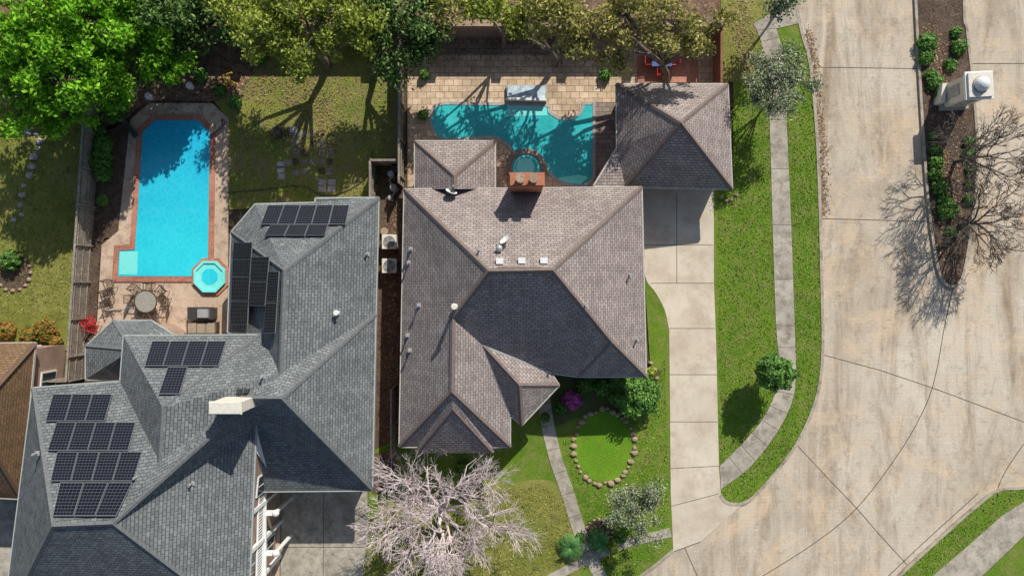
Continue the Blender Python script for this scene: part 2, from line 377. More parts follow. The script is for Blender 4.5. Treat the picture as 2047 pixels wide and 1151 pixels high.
# ---------------------------------------------------------------- ground
b=MB(); b.add([(-300,-300,0),(300,-300,0),(300,300,0),(-300,300,0)],[(0,1,2,3)],SOIL); b.finish('ground')
curbA=cr([(1575,-420),(1580,-200),(1588,-20),(1600,60),(1618,130),(1630,250),(1637,400),(1641,560),(1643,700),(1632,790),(1600,870),(1560,930),(1512,985),(1482,1005),(1452,1003),(1439,988)])
slab('road',[(1560,-420),(3400,-420),(3400,1900),(900,1900),(1000,1330),(1150,1225),(1265,1160),(1345,1098),(1345,1000),(1445,960),(1560,600)],.02,ROAD)
lawnR=[(1440,-420)]+curbA+[(1436,930),(1431,700),(1426,560),(1426,380),(1465,380),(1465,165),(1440,165)]
slab('lawn',lawnR,.10,GRASS)
lawnF=[(735,1400),(735,985),(745,900),(1100,740),(1300,740),(1288,555),(1312,585),(1332,625),(1337,660),(1340,985),(1345,1098),(1265,1157),(1150,1222),(1000,1327),(960,1400)]
slab('lawn',lawnF,.10,GRASS)
slab('lawn',[(-600,190),(150,195),(190,265),(165,640),(165,700),(-600,700)],.08,GRASSY)
slab('lawn',[(405,125),(560,70),(795,70),(795,330),(750,330),(745,400),(455,420),(458,240),(430,205)],.08,GRASSB)
slab('leaf_litter_ground',[(-600,-420),(1440,-420),(1440,58),(-600,58)],.06,REDSOIL)
slab('lawn',cr([(960,1330),(742,1330),(742,1040),(820,1000),(900,975),(1010,965),(1110,965),(1150,1070),(1165,1120),(1120,1215)],True),.115,GRASSY)
slab('lawn',[(1445,-300),(1560,-300),(1572,0),(1505,45),(1530,140),(1500,170),(1470,165),(1445,160)],.105,GRASSY)
farG=cr([(2300,900),(2070,968),(1995,978),(1940,1018),(1870,1080),(1790,1155),(1700,1260)])
slab('lawn',farG+[(1760,1300),(1850,1160),(1930,1092),(2000,1030),(2070,985),(2300,920)],.10,GRASS)
slab('sidewalk',[(2300,922),(2070,985),(2000,1030),(1930,1092),(1850,1160),(1760,1300),(1850,1300),(1950,1160),(2070,1045),(2300,980)],.11,CONC2)
slab('lawn',[(2300,982),(2070,1047),(1952,1160),(1850,1302),(2300,1302)],.10,GRASS)
b=MB(); b.ribbon(W(farG),.2,-.05,.14,CURB); b.finish('curb')
b=MB(); b.ribbon(W(curbA),.2,-.05,.14,CURB); b.finish('curb')
b=MB(); b.ribbon(W(cr([(1345,1098),(1310,1127),(1265,1158),(1150,1223),(1000,1328)])),.2,-.05,.14,CURB); b.finish('curb')
swL=cr([(1504,48),(1520,85),(1532,150),(1537,240),(1543,450),(1550,650),(1556,720),(1550,780),(1522,838),(1480,888),(1438,930)])
swR=cr([(1550,58),(1562,100),(1568,150),(1571,240),(1580,450),(1587,650),(1589,755),(1577,815),(1540,880),(1492,937),(1440,975)])
SW=[(1590,15),(1552,22),(1505,48)]+swL+swR[::-1]+[(1555,58),(1598,48)]
slab('sidewalk',SW,.13,CONC2)
b=MB()
for i in range(3,len(swL)-1,3):
    a=swL[i]; c=min(swR,key=lambda q:(q[0]-a[0])**2+(q[1]-a[1])**2); b.ribbon(W([a,c]),.035,.10,.134,JOINT)
b.finish('sidewalk_joints')
dr=[(1284,378),(1426,378),(1426,560),(1431,700),(1436,930),(1440,985),(1455,1004),(1482,1008),(1400,1080),(1345,1100),(1340,985),(1337,660)]+cr([(1337,660),(1328,620),(1310,585),(1290,556),(1284,500)])[1:]
slab('driveway',dr,.12,CONC)
b=MB()
for l in ([(1285,490),(1425,490)],[(1300,566),(1426,566)],[(1337,656),(1429,656)],[(1338,748),(1432,748)],[(1339,842),(1434,842)],[(1340,935),(1436,930)],[(1352,385),(1352,566)],[(1341,1010),(1436,985)]):
    b.ribbon(W(l),.04,.10,.124,JOINT)
b.finish('driveway_joints')
b=MB()
arc=cr([(1905,575),(1888,650),(1872,740),(1850,810),(1800,900),(1712,1015),(1620,1090),(1500,1165)])
for l in ([(1622,135),(1850,138)],[(1638,437),(1850,443)],[(1642,708),(1760,740),(1870,777),(2060,848)],cr([(1590,886),(1650,950),(1712,1015),(1760,1070),(1815,1130)]),arc,
          [(1930,128),(2100,128)],[(1945,440),(2100,470)],cr([(2060,868),(2010,940),(1985,1000)]),cr([(1955,985),(1850,1080),(1760,1165)]),[(1345,1040),(1400,1165)],[(1600,-300),(2400,-300)]):
    b.ribbon(W(l),.05,0,.024,JOINTR)
b.finish('road_joints')
medA=cr([(1828,-420),(1826,-100),(1828,0),(1836,150),(1845,300),(1855,420),(1866,500),(1878,553),(1899,573),(1920,556),(1934,490),(1946,400),(1951,300),(1942,170),(1930,60),(1924,0),(1922,-420)])
b=MB(); b.slab(W(medA),.13,-.05,MULCH); b.ribbon(W(medA),.17,-.05,.17,CURB); b.finish('median_island')
walk=cr([(1086,790),(1095,850),(1112,920),(1135,985),(1155,1050),(1175,1100),(1205,1160),(1240,1230)])
b=MB(); b.ribbon(W(walk),.85,-.02,.135,CONC2)
for i in range(2,len(walk)-1,4):
    p=Vector(P(*walk[i])); q=Vector(P(*walk[i+1])); d=(q-p).normalized(); n=Vector((-d.y,d.x,0))*.42
    b.ribbon([p-n,p+n],.035,.1,.139,JOINT)
b.finish('path')
b=MB(); b.ribbon(W([(1090,1160),(1180,1112),(1262,1080),(1340,1062)]),.6,-.02,.128,CONC2); b.finish('path')
slab('driveway',[(528,900),(735,900),(735,1400),(500,1400)],.09,CONC2)
b=MB(); 
for l in ([(563,985),(558,1400)],[(648,985),(645,1400)],[(530,1092),(735,1092)]): b.ribbon(W(l),.05,.05,.094,JOINT)
b.finish('driveway_joints')
slab('side_yard_concrete',[(-100,985),(34,990),(28,1400),(-100,1400)],.07,CONC2)
slab('brick_patio',[(60,690),(122,695),(118,775),(60,780)],.09,PAVERR)
slab('paver_patio',[(815,70),(1440,70),(1440,165),(1300,165),(1300,375),(815,375)],.09,PAVER)
slab('paver_patio',[(815,72),(1160,72),(1160,112),(815,112)],.10,PAVERG)  # darker strip paints the masonry wall's shadow into the patio colour
slab('paver_patio',[(1188,205),(1245,205),(1245,375),(1188,375)],.10,PAVERG)
slab('brick_patio',[(1272,112),(1395,112),(1395,166),(1272,166)],.10,PAVERR)
# ---------------------------------------------------------------- pools
deck=[(300,207),(425,207),(458,238),(456,665),(345,690),(235,690),(185,690),(196,640),(205,490),(238,462),(262,240)]
slab('pool_deck',deck,.10,DECK)
p1=[(312,241),(398,241),(422,265),(418,552),(238,552),(241,501),(272,499),(287,265)]
b=MB(); b.slab(W(p1),.13,.0,WAT1); 
b.ribbon(W([(308,236),(401,236),(427,263),(423,558),(232,558),(236,496),(267,494),(282,263)]),.36,.05,.17,COPING,True)
for k in range(3): b.slab(W([(242+k*2,503),(254+k*12,503),(252+k*12,549),(241+k*2,549)]),.150-k*.006,.1,WATL)
b.tube(P(420,300,.17),P(420,300,.4),.02,.02,METAL,6)
b.finish('swimming_pool')
def ocp(r,s=1.0): return [(423+r*math.cos(math.radians(a+22.5)),553+r*s*math.sin(math.radians(a+22.5))) for a in range(0,360,45)]
b=MB(); b.slab(W(ocp(31)),.30,.0,WATL); b.ribbon(W(ocp(31)),.16,.0,.38,WATL,True); b.ribbon(W(ocp(36)),.25,.0,.2,COPING,True); b.slab(W(ocp(17)),.31,.2,WAT1)
b.finish('hot_tub')
p2=cr([(868,216),(888,208),(950,209),(1015,209),(1092,212),(1098,224),(1115,236),(1140,238),(1160,226),(1166,208)],n=4)+[(1187,208),(1187,300)]+cr([(1187,355),(1168,372),(1130,368),(1100,350),(1085,322),(1060,305),(1030,306),(1012,288),(985,276),(930,279),(885,279),(867,264),(860,240)],n=4)
b=MB(); b.slab(W(p2),.13,0,WAT2); b.ribbon(W(p2),.2,.05,.16,STONEG,True)
b.slab(W([(1158,350),(1176,356),(1160,369),(1125,366),(1115,356)]),.14,.1,WATL)
b.slab(W([(1014,210),(1092,213),(1094,232),(1012,234)]),.142,.1,WATL)
b.slab(W([(1012,173),(1093,173),(1092,207),(1012,205)]),.35,0,STONEG)
b.finish('swimming_pool')
def circ(cx,cy,r,n=28,ry=None): return [(cx+r*math.cos(2*math.pi*i/n),cy+(ry or r)*math.sin(2*math.pi*i/n)) for i in range(n)]
b=MB(); b.slab(W(circ(1052,338,30)),.36,0,WAT2); b.ribbon(W(circ(1052,338,34)),.32,0,.45,PAVERG,True); b.slab(W(circ(1050,336,18)),.37,.2,WATL); b.ribbon(W(circ(1052,338,24)),.1,.2,.375,WATL,True)
b.finish('hot_tub')
b=MB(); b.slab(W([(1015,176),(1090,176),(1089,200),(1014,198)]),.5,0,flat('cover_pale',(.55,.66,.70),.6,.25,3)); b.ribbon(W([(1013,202),(1091,204)]),.16,0,.62,WHITE); b.finish('pool_water_feature')
# ---------------------------------------------------------------- buildings
def windows(b,poly,zs,storeys=1):
    n=len(poly)
    for i in range(n):
        a,c=poly[i],poly[(i+1)%n]; d=c-a; L=d.length
        if L<2.4: continue
        z1=min(zs[i],zs[(i+1)%n]); d/=L; nn=Vector((d.y,-d.x)); k=max(1,int(L/3.4)); rot=math.atan2(d.y,d.x)
        for s in range(storeys):
            zc=1.5+s*2.8
            if zc+.9>z1: continue
            for j in range(k):
                q=a+d*(L*(j+.5)/k)+nn*.02
                b.box((q.x,q.y,zc),(1.25,.10,1.45),WHITE,rot); q2=q+nn*.045
                b.box((q2.x,q2.y,zc),(1.05,.05,1.25),GLASS,rot); q3=q+nn*.06
                b.box((q3.x,q3.y,zc),(.05,.06,1.25),WHITE,rot)
def building(name,V,F,outline,caps,roofm,capm,gut,storeys,wallm=WALLB,over=.4):
    W3={k:P(*v) for k,v in V.items()}
    ol=[W3[k] for k in outline]
    if area(ol)<0: ol=ol[::-1]
    zs=[p.z for p in ol]
    cen=sum(ol,Vector())/len(ol); e=empty(name,(cen.x,cen.y,0))
    rb=MB()
    for f in F:
        vs=[W3[k] for k in f]
        nv=Vector()
        for i in range(len(vs)):
            nv+= (vs[i]-cen).cross(vs[(i+1)%len(vs)]-cen)
        if nv.z<0: vs=vs[::-1]
        if len(vs)==3: rb.add(vs,[(0,1,2)],roofm)
        else:
            nrm=nv.normalized(); dev=max(abs((v-vs[0]).dot(nrm)) for v in vs)
            if dev<.12: rb.add(vs,[tuple(range(len(vs)))],roofm)
            else:
                bm=bmesh.new(); ff=bm.faces.new([bm.verts.new(v) for v in vs]); bmesh.ops.triangulate(bm,faces=[ff])
                bm.verts.index_update(); rb.add([v.co.copy() for v in bm.verts],[tuple(v.index for v in t.verts) for t in bm.faces],roofm)
                bm.free()
    rb.finish('roof',e)
    cb=MB()
    for a,c in caps:
        a=W3[a];c=W3[c]; d=(c-a); h=Vector((-d.y,d.x,0)).normalized()*.15; up=Vector((0,0,.07)); dn=Vector((0,0,-.05))
        cb.add([a-h+dn,a+up,a+h+dn,c-h+dn,c+up,c+h+dn],[(0,3,4,1),(1,4,5,2),(0,1,2),(3,5,4)],capm)
    cb.finish('ridge_caps',e)
    gb=MB(); n=len(ol)
    for i in range(n): 
        dz=Vector((0,0,-.06)); gb.beam(ol[i]+dz,ol[(i+1)%n]+dz,.10,.14,gut)
    gb.finish('gutters',e)
    wb=MB(); wi=inset(ol,over)
    for i in range(n):
        j=(i+1)%n; a,c=wi[i],wi[j]
        wb.add([(a.x,a.y,-.05),(c.x,c.y,-.05),(c.x,c.y,zs[j]-.15),(a.x,a.y,zs[i]-.15)],[(0,1,2,3)],wallm)
    windows(wb,wi,zs,storeys); wb.finish('walls',e)
    sb=MB()
    for i in range(n):
        j=(i+1)%n; sb.add([(ol[i].x,ol[i].y,zs[i]-.135),(ol[j].x,ol[j].y,zs[j]-.135),(wi[j].x,wi[j].y,zs[j]-.14),(wi[i].x,wi[i].y,zs[i]-.14)],[(3,2,1,0)],WHITE)
    sb.finish('soffit',e)
    return e,W3
EZ=3.6
V=dict(A=(808,378,EZ),B=(1283,374,EZ),C=(1292,753,EZ),D=(1155,753,EZ),E=(1103,746,EZ),X1=(1118,770,EZ),X2=(1043,850,EZ),X3=(1020,830,EZ),G=(1020,893,EZ),Hh=(798,893,EZ),
 R1=(977,542,8.5),R2=(1105,540,8.5),S=(1222,683,5.6),U=(905,637,6.5),T=(903,783,6.5),Wv=(965,690,5.0),K=(1038,770,5.05),
 Q=(905,818,5.85),q1=(833,905,EZ),q2=(985,905,EZ),q3=(833,893,EZ),q4=(985,893,EZ),Q2=(904,795,6.2))
F=[('A','B','R2','R1'),('B','C','S','R2'),('S','C','D'),('R1','R2','S','D','E','Wv','U'),('A','R1','U','T','Hh'),('U','Wv','X3','G','T'),('Hh','T','G'),
 ('Wv','E','X1','K'),('Wv','K','X2','X3'),('K','X1','X2'),('Q','q1','q2'),('Q2','q3','q1','Q'),('Q2','Q','q2','q4')]
house,HW=building('brick_house',V,F,['A','B','C','D','E','X1','X2','X3','G','Hh'],
 [('A','R1'),('B','R2'),('R1','R2'),('R2','S'),('S','C'),('S','D'),('R1','U'),('U','T'),('T','Hh'),('T','G'),('Wv','K'),('K','X1'),('K','X2'),('Q','q1'),('Q','q2')],ROOFT,CAPT,GUT,1)
b=MB()
for a,c in (('Wv','E'),('Wv','X3')):
    a=HW[a];c=HW[c];d=c-a;h=Vector((-d.y,d.x,0)).normalized()*.05;up=Vector((0,0,.05)); b.add([a-h+up,a+h+up,c+h+up,c-h+up],[(0,1,2,3)],GUTG)
b.finish('valley_flashing',house)
V=dict(a=(829,282,2.8),b=(990,282,2.8),c=(990,378,2.8),d=(829,378,2.8),r=(908,352,4.6),r2=(908,378,4.6))
building('pool_house',V,[('a','b','r'),('b','c','r2','r'),('a','r','r2','d')],['a','b','c','d'],[('a','r'),('b','r'),('r','r2')],ROOFT,CAPT,GUT,1)
V=dict(a=(1232,168,2.7),b=(1455,168,2.7),c=(1464,378,2.7),d=(1250,374,2.7),d2=(1186,372,2.7),l=(1233,295,2.7),r=(1361,246,6.0))
building('garage',V,[('a','b','r'),('b','c','r'),('r','c','d'),('a','r','d','d2','l')],['a','b','c','d','d2','l'],[('a','r'),('b','r'),('c','r'),('d','r')],ROOFT,CAPT,GUT,1,wallm=WALLB)
def chimney(parent,x0,y0,x1,y1,zt,zb,m,capc,pots):
    b=MB(); a=P(x0,y0,zt); c=P(x1,y1,zt); cx,cy=(a.x+c.x)/2,(a.y+c.y)/2; w,d=abs(c.x-a.x),abs(c.y-a.y)
    b.box((cx,cy,(zt-.25+zb)/2),(w-.12,d-.12,zt-.25-zb),m); b.box((cx,cy,zt-.19),(w,d,.12),m); b.box((cx,cy,zt-.09),(w-.1,d-.1,.08),capc)
    for k in range(pots):
        px=cx+(k-(pots-1)/2)*w*.38; b.tube((px,cy,zt-.05),(px,cy,zt+.35),.24,.22,TERRA,14); b.tube((px,cy,zt+.35),(px,cy,zt+.43),.28,.28,STONE,14)
    b.finish('chimney',parent)
chimney(house,1018,344,1089,372,7.0,0,BRED,TERRA,2)
z=3.8; z2=5.6
V=dict(a=(510,408,z),b1=(630,405,z),b2=(630,396,z),b=(757,395,z),w=(751,627,z),c=(744,980,z),d=(527,982,z),e=(512,850,6.0),f=(495,1250,6.0),i=(5,1250,z2),h=(65,775,z2),g=(240,762,z2),j=(247,671,z2),k=(522,669,z2),l=(455,665,z),m=(462,464,z),
 R1=(568,541,7.7),R2=(560,747,7.7),R3=(562,796,8.7),R4=(480,796,8.2),V1=(325,815,8.7),V2=(318,922,8.7),C1=(225,1046,10.2),C2=(105,1051,10.2))
F=[('m','a','R1'),('a','b1','b2','b','R1'),('l','m','R1','R2','k'),('b','w','R3','R2','R1'),('w','c','R3'),('R4','R3','c','d','e'),('j','k','V1'),
 ('V1','k','R2'),('V1','R2','V2'),('V2','R2','C1'),('C1','R2','R4'),('R2','R3','R4'),('C1','R4','e'),('C1','e','f'),('C1','C2','i','f'),('h','C2','i'),('h','g','V2','C1','C2'),('j','V1','V2','g')]
gh,GW=building('gray_two_storey_house',V,F,['a','b1','b2','b','w','c','d','e','f','i','h','g','j','k','l','m'],
 [('b','R1'),('m','R1'),('R1','R2'),('R3','R4'),('R3','c'),('V1','k'),('V1','V2'),('C1','C2'),('C1','f'),('C2','i'),('w','R3'),('h','C2'),('R4','e')],ROOFD,CAPD,GUTG,2,over=.6)
b=MB()
a=GW['C1'];c=GW['R2']; d=c-a;h=Vector((-d.y,d.x,0)).normalized()*.13
b.add([a-h,a+Vector((0,0,.08)),a+h,c-h,c+Vector((0,0,.08)),c+h],[(0,3,4,1),(1,4,5,2)],CAPD); b.finish('ridge_cap_long',gh)
chimney(gh,415,803,481,829,10.2,5.5,CREAM,CREAM,0)
V=dict(a=(171,692,3.4),b=(225,641,3.4),c=(300,640,3.4),d=(345,668,3.4),e2=(345,690,3.4),f=(240,760,3.4),g=(171,758,3.4),r=(262,700,5.2))
building('gray_house_bay',V,[('a','b','r'),('b','c','r'),('c','d','r'),('d','e2','r'),('e2','f','r'),('f','g','r'),('g','a','r')],['a','b','c','d','e2','f','g'],[('a','r'),('b','r'),('c','r')],ROOFD,CAPD,GUTG,1)
V=dict(a=(-400,690,3.6),b=(70,685,3.6),c=(42,997,3.6),d=(-400,975,3.6),r=(-60,830,7.4),r2=(-400,830,7.4))
building('brown_roof_house',V,[('a','b','r','r2'),('b','c','r'),('c','d','r2','r')],['a','b','c','d'],[('b','r'),('c','r')],ROOFB,CAPB,GUT,1)
b=MB()
pa=P(520,862,4.4); pb=P(510,1240,4.4)
for zz in (3.45,4.4): b.tube((pa.x,pa.y,zz),(pb.x,pb.y,zz),.07,.07,WHITE,6)
b.box(((pa.x+pb.x)/2-.25,(pa.y+pb.y)/2,3.3),(.75,abs(pa.y-pb.y),.16),WHITE)
for t in range(64):
    q=pa.lerp(pb,t/63); b.box((q.x,q.y,3.92),(.06,.06,.9),WHITE)
for t in range(6):
    q=pa.lerp(pb,t/5); b.box((q.x,q.y,2.7),(.22,.22,5.4),WHITE)
for y in (1025,1105):
    p=P(553,y,3.2); q=P(524,y,3.2); b.box(((p.x+q.x)/2,p.y,3.15),(abs(p.x-q.x),.28,.22),WHITE); b.tube((p.x-.1,p.y,0),(p.x-.1,p.y,3.1),.14,.12,WHITE,10); b.dome((p.x-.05,p.y,3.2),.22,WHITE)
b.finish('white_porch_balcony')
slab('porch_floor',[(505,900),(562,985),(558,1240),(500,1240)],.14,DECK)
# ---------------------------------------------------------------- solar panels
def solmat():
    m,nt,b=newmat('solar_cells',.3,.12); uv=N(nt,'ShaderNodeUVMap').outputs['UV']
    t=N(nt,'ShaderNodeTexBrick'); t.offset=0; t.inputs['Scale'].default_value=1
    t.inputs['Brick Width'].default_value=1/6; t.inputs['Row Height'].default_value=1/10; t.inputs['Mortar Size'].default_value=.0055
    t.inputs['Color1'].default_value=(.007,.009,.015,1); t.inputs['Color2'].default_value=(.012,.013,.022,1); t.inputs['Mortar'].default_value=(.11,.12,.135,1)
    nt.links.new(uv,t.inputs['Vector']); nt.links.new(t.outputs['Color'],b.inputs['Base Color']); return m
SOL=solmat(); FR=flat('panel_frame',(.16,.17,.18),.5,.05)
def onplane(px,py,tri,off=.12):
    a,b_,c=[Vector(t) for t in tri]; n=(b_-a).cross(c-a).normalized()
    if n.z<0:n=-n
    o=Vector((0,0,H)); g=P(px,py,0); d=g-o; a2=a+n*off; t=(a2-o).dot(n)/d.dot(n); return o+d*t
def panels(name,rows,tri,tall=True):
    me=bpy.data.meshes.new(name); v=[];f=[];uvs=[];mi=[]
    for TL,TR,BR,BL,nc,nr in rows:
        q=[onplane(*c,tri,.16) for c in(TL,TR,BR,BL)]
        f2=lambda s,t: (q[0]*(1-s)+q[1]*s)*(1-t)+(q[3]*(1-s)+q[2]*s)*t
        nrm=(q[1]-q[0]).cross(q[3]-q[0]).normalized()
        if nrm.z<0:nrm=-nrm
        for i in range(nc):
            for j in range(nr):
                s0,s1,t0,t1=i/nc,(i+1)/nc,j/nr,(j+1)/nr; gs,gt=.012/nc*1.6,.012/nr*1.6
                o=len(v); base=[f2(s0+gs,t0+gt),f2(s1-gs,t0+gt),f2(s1-gs,t1-gt),f2(s0+gs,t1-gt)]
                v+= [p-nrm*.05 for p in base]+[p for p in base]
                f+=[(o+4,o+7,o+6,o+5),(o,o+1,o+5,o+4),(o+1,o+2,o+6,o+5),(o+2,o+3,o+7,o+6),(o+3,o,o+4,o+7)]; mi+=[1]*5
                uvs+=[(0,0)]*20
                ins=[base[0].lerp(base[2],.02),base[1].lerp(base[3],.02),base[2].lerp(base[0],.02),base[3].lerp(base[1],.02)]
                o=len(v); v+=[p+nrm*.006 for p in ins]; f+=[(o,o+3,o+2,o+1)]; mi+=[0]
                l1=(base[1]-base[0]).length; l2=(base[3]-base[0]).length
                uvs+= [(0,0),(0,1),(1,1),(1,0)] if l2>l1 else [(0,0),(1,0),(1,1),(0,1)]
    me.from_pydata([tuple(p) for p in v],[],f); me.materials.append(SOL); me.materials.append(FR); me.polygons.foreach_set('material_index',mi)
    uv=me.uv_layers.new(name='UVMap')
    for k,u in enumerate(uvs): uv.data[k].uv=u
    o=bpy.data.objects.new(name,me); sc.collection.objects.link(o)
T=lambda *k:[GW[x] for x in k]
panels('solar_panels',[((536,409),(699,409),(691,449),(520,449),5,1),((540,449),(656,449),(650,471),(527,471),3,1)],T('a','b','R1'))
panels('solar_panels',[((466,484),(505,484),(500,552),(463,552),1,2),((463,552),(500,552),(495,650),(459,650),1,2),((502,512),(539,512),(530,612),(496,612),1,2),((536,541),(558,541),(550,667),(526,667),1,2)],T('l','m','R1'))
panels('solar_panels',[((304,680),(453,680),(437,732),(288,732),4,1),((335,732),(376,732),(359,788),(316,788),1,1)],T('j','k','V1'))
panels('solar_panels',[((106,786),(225,786),(209,842),(90,842),3,1),((113,842),(272,842),(256,901),(94,901),4,1),((114,901),(285,901),(266,962),(100,962),4,1),((120,962),(266,962),(232,1032),(104,1032),3,1)],T('h','g','C2'))
# ---------------------------------------------------------------- roof details
TH={'top':[HW['A'],HW['B'],HW['R1']],'left':[HW['A'],HW['Hh'],HW['R1']],'right':[HW['B'],HW['C'],HW['R2']],'dark':[HW['R1'],HW['R2'],HW['E']]}
def pipe(px,py,tri,h=.5,r=.05,m=METAL):
    q=onplane(px,py,tri,0); b=MB(); b.tube(q-Vector((0,0,.1)),q+Vector((0,0,h)),r,r,m,8); b.tube(q+Vector((0,0,h)),q+Vector((0,0,h+.08)),r*1.8,r*1.4,m,8); b.box((q.x,q.y,q.z+.03),(.26,.26,.03),METAL); b.finish('roof_vent_pipe')
for px,py,t in ((822,498,'left'),(838,610,'left'),(816,670,'left'),(818,525,'left'),(820,700,'left'),(958,500,'top'),(1258,550,'right'),(1170,610,'right'),(1272,678,'right')): pipe(px,py,TH[t])
pipe(911,612,TH['left'],1.1,.11,CREAM)
for px,py in ((999,522),(1043,521),(1087,521)):
    q=onplane(px,py,TH['top'],0); b=MB(); b.box((q.x,q.y,q.z+.16),(.4,.32,.2),WHITE); b.box((q.x,q.y,q.z+.02),(.3,.3,.2),METAL); b.finish('roof_vent')
b=MB(); a=onplane(995,536,TH['top'],.03); c=onplane(1082,536,TH['top'],.03); b.tube(a,c,.09,.09,CAPT,6); b.finish('ridge_vent')
def dish(px,py,tri,az):
    q=onplane(px,py,tri,0); b=MB(); top=q+Vector((0,0,.55)); b.tube(q,top,.03,.03,METAL,6)
    d=Vector((math.cos(az),math.sin(az),.45)).normalized(); a=d.orthogonal().normalized(); e=d.cross(a); vs=[];n=18
    for j in range(5):
        r=.36*j/4
        for i in range(n):
            t=2*math.pi*i/n; vs.append(top+a*r*math.cos(t)+e*r*math.sin(t)+d*(r*r*.8))
    fs=[(j*n+i,j*n+(i+1)%n,(j+1)*n+(i+1)%n,(j+1)*n+i) for j in range(4) for i in range(n)]; b.add(vs,fs,WHITE)
    b.tube(top-e*.3,top+d*.45,.015,.015,METAL,5); b.box(top+d*.45,(.09,.09,.12),METAL); b.finish('satellite_dish')
dish(903,388,TH['top'],1.2); dish(1012,482,TH['top'],2.3)
q=onplane(998,497,TH['top'],0); b=MB(); b.tube(q,q+Vector((0,0,.35)),.12,.12,METAL,10); b.dome(q+Vector((0,0,.35)),.2,METAL); b.finish('turbine_vent')
GE=T('b','w','R1');GC=T('h','g','C2')
pipe(676,625,GE,.5,.1,WHITE)
for px,py,t in ((735,508,GE),(75,905,GC),(275,952,GC),(527,752,T('C1','R2','R4')),(385,965,T('C1','e','f'))): pipe(px,py,t,.35,.045,METAL)
b=MB()
for px,py in ((480,780),(494,780)):
    q=onplane(px,py,T('C1','R2','R4'),0); b.box((q.x,q.y,q.z+.1),(.25,.2,.2),DMETAL)
b.finish('roof_vent')
# ---------------------------------------------------------------- fences / walls
def fence(name,pts,h,m,step=.16):
    w=W(pts); b=MB()
    for i in range(len(w)-1):
        a,c=w[i],w[i+1]; d=c-a; L=d.length; d/=L; r=math.atan2(d.y,d.x); n=Vector((-d.y,d.x,0)); k=int(L/step)
        for j in range(k):
            q=a+d*(j+.5)*L/k; hh=h+random.uniform(-.03,.03); b.box((q.x,q.y,hh/2),(step*.92,.022,hh),m,r+random.uniform(-.03,.03))
        for zz in (.35,h*.55,h-.2): b.tube(a+n*.05+Vector((0,0,zz)),c+n*.05+Vector((0,0,zz)),.035,.035,m,4)
        for j in range(int(L/2.4)+1):
            q=a+d*min(L,j*2.4)+n*.08; b.box((q.x,q.y,h/2),(.1,.1,h+.05),m,r)
        mid=a+d*L/2+n*.03; b.box((mid.x,mid.y,h+.03),(L,.14,.035),m,r)
    return b.finish(name)
fence('wooden_fence',[(205,200),(190,420),(168,755)],1.9,WOOD)
fence('wooden_fence',[(806,72),(806,375)],1.9,WOOD)
fence('wooden_fence',[(752,331),(800,331)],1.8,WOOD); fence('wooden_fence',[(750,331),(750,402)],1.8,WOOD)
fence('wooden_fence',[(0,210),(60,210),(205,200)],1.8,WOOD)
fence('wooden_fence',[(1424,64),(1424,182)],1.9,WOODR); fence('wooden_fence',[(120,756),(172,756)],1.6,WOOD)
fence('wooden_fence',[(790,770),(790,905)],1.7,WOOD)
b=MB(); b.ribbon(W([(-400,70),(1424,72)]),.28,0,2.1,MASON); b.ribbon(W([(-400,70),(1424,72)]),.40,2.1,2.2,STONE)
for x in range(-400,1430,130): p=P(x,71,0); b.box((p.x,p.y,1.2),(.5,.5,2.4),MASON); b.box((p.x,p.y,2.45),(.58,.58,.1),STONE)
b.finish('masonry_wall')
# ---------------------------------------------------------------- equipment and furniture
for y in (483,531):
    p=P(778,y,.9); b=MB(); b.box((p.x,p.y,.45),(.9,.9,.8),METAL); b.box((p.x,p.y,.88),(.94,.94,.06),CREAM)
    b.tube((p.x,p.y,.9),(p.x,p.y,.93),.39,.39,DMETAL,24)
    for k in range(1,6): b.ribbon([(p.x+.075*k*math.cos(t*math.pi/10),p.y+.075*k*math.sin(t*math.pi/10)) for t in range(20)],.016,.93,.96,WHITE,True)
    b.tube((p.x,p.y,.93),(p.x,p.y,.98),.1,.1,METAL,12)
    for k in range(4): b.box((p.x+.22*math.cos(k*1.571+.4),p.y+.22*math.sin(k*1.571+.4),.945),(.34,.05,.012),METAL,k*1.571+.4)
    b.finish('air_conditioner')
b=MB()
for x,y,r,h in ((786,352,.22,.9),(790,378,.25,.7),(783,398,.18,.6)): p=P(x,y,0); b.tube((p.x,p.y,0),(p.x,p.y,h),r,r,METAL,14); b.dome((p.x,p.y,h),r,STONEG,.5)
for k in range(6):
    p=P(778+random.random()*18,345+k*10,0); q=P(778+random.random()*18,345+k*10+8,0); b.tube(p+Vector((0,0,.3)),q+Vector((0,0,.3)),.035,.035,WHITE,6)
b.box(P(790,340,.4),(.5,.4,.8),DMETAL); b.finish('pool_equipment')
p=P(770,463,0); b=MB(); b.tube(p,p+Vector((0,0,.35)),.2,.25,TAN,14); b.finish('plant_pot')
def chair(px,py,rot,m,name='patio_chair',wd=.55):
    c=P(px,py,0); b=MB(); co,si=math.cos(rot),math.sin(rot)
    t=lambda x,y,z:(c.x+x*co-y*si,c.y+x*si+y*co,z)
    for k in range(5): b.tube(t(-.25,-.22+k*.11,.45),t(.25,-.22+k*.11,.45),.03,.03,m,4)
    for sx in(-.27,.27):
        b.tube(t(sx,-.25,.1),t(sx,-.25,.68),.02,.02,m,5); b.tube(t(sx,.25,.1),t(sx,.33,1.0),.02,.02,m,5); b.tube(t(sx,-.27,.68),t(sx,.28,.68),.03,.03,m,5)
    for k in range(5): b.tube(t(-.22+.11*k,.26,.5),t(-.22+.11*k,.36,1.0),.022,.022,m,4)
    b.tube(t(-.27,.36,1.0),t(.27,.36,1.0),.025,.025,m,5); b.finish(name)
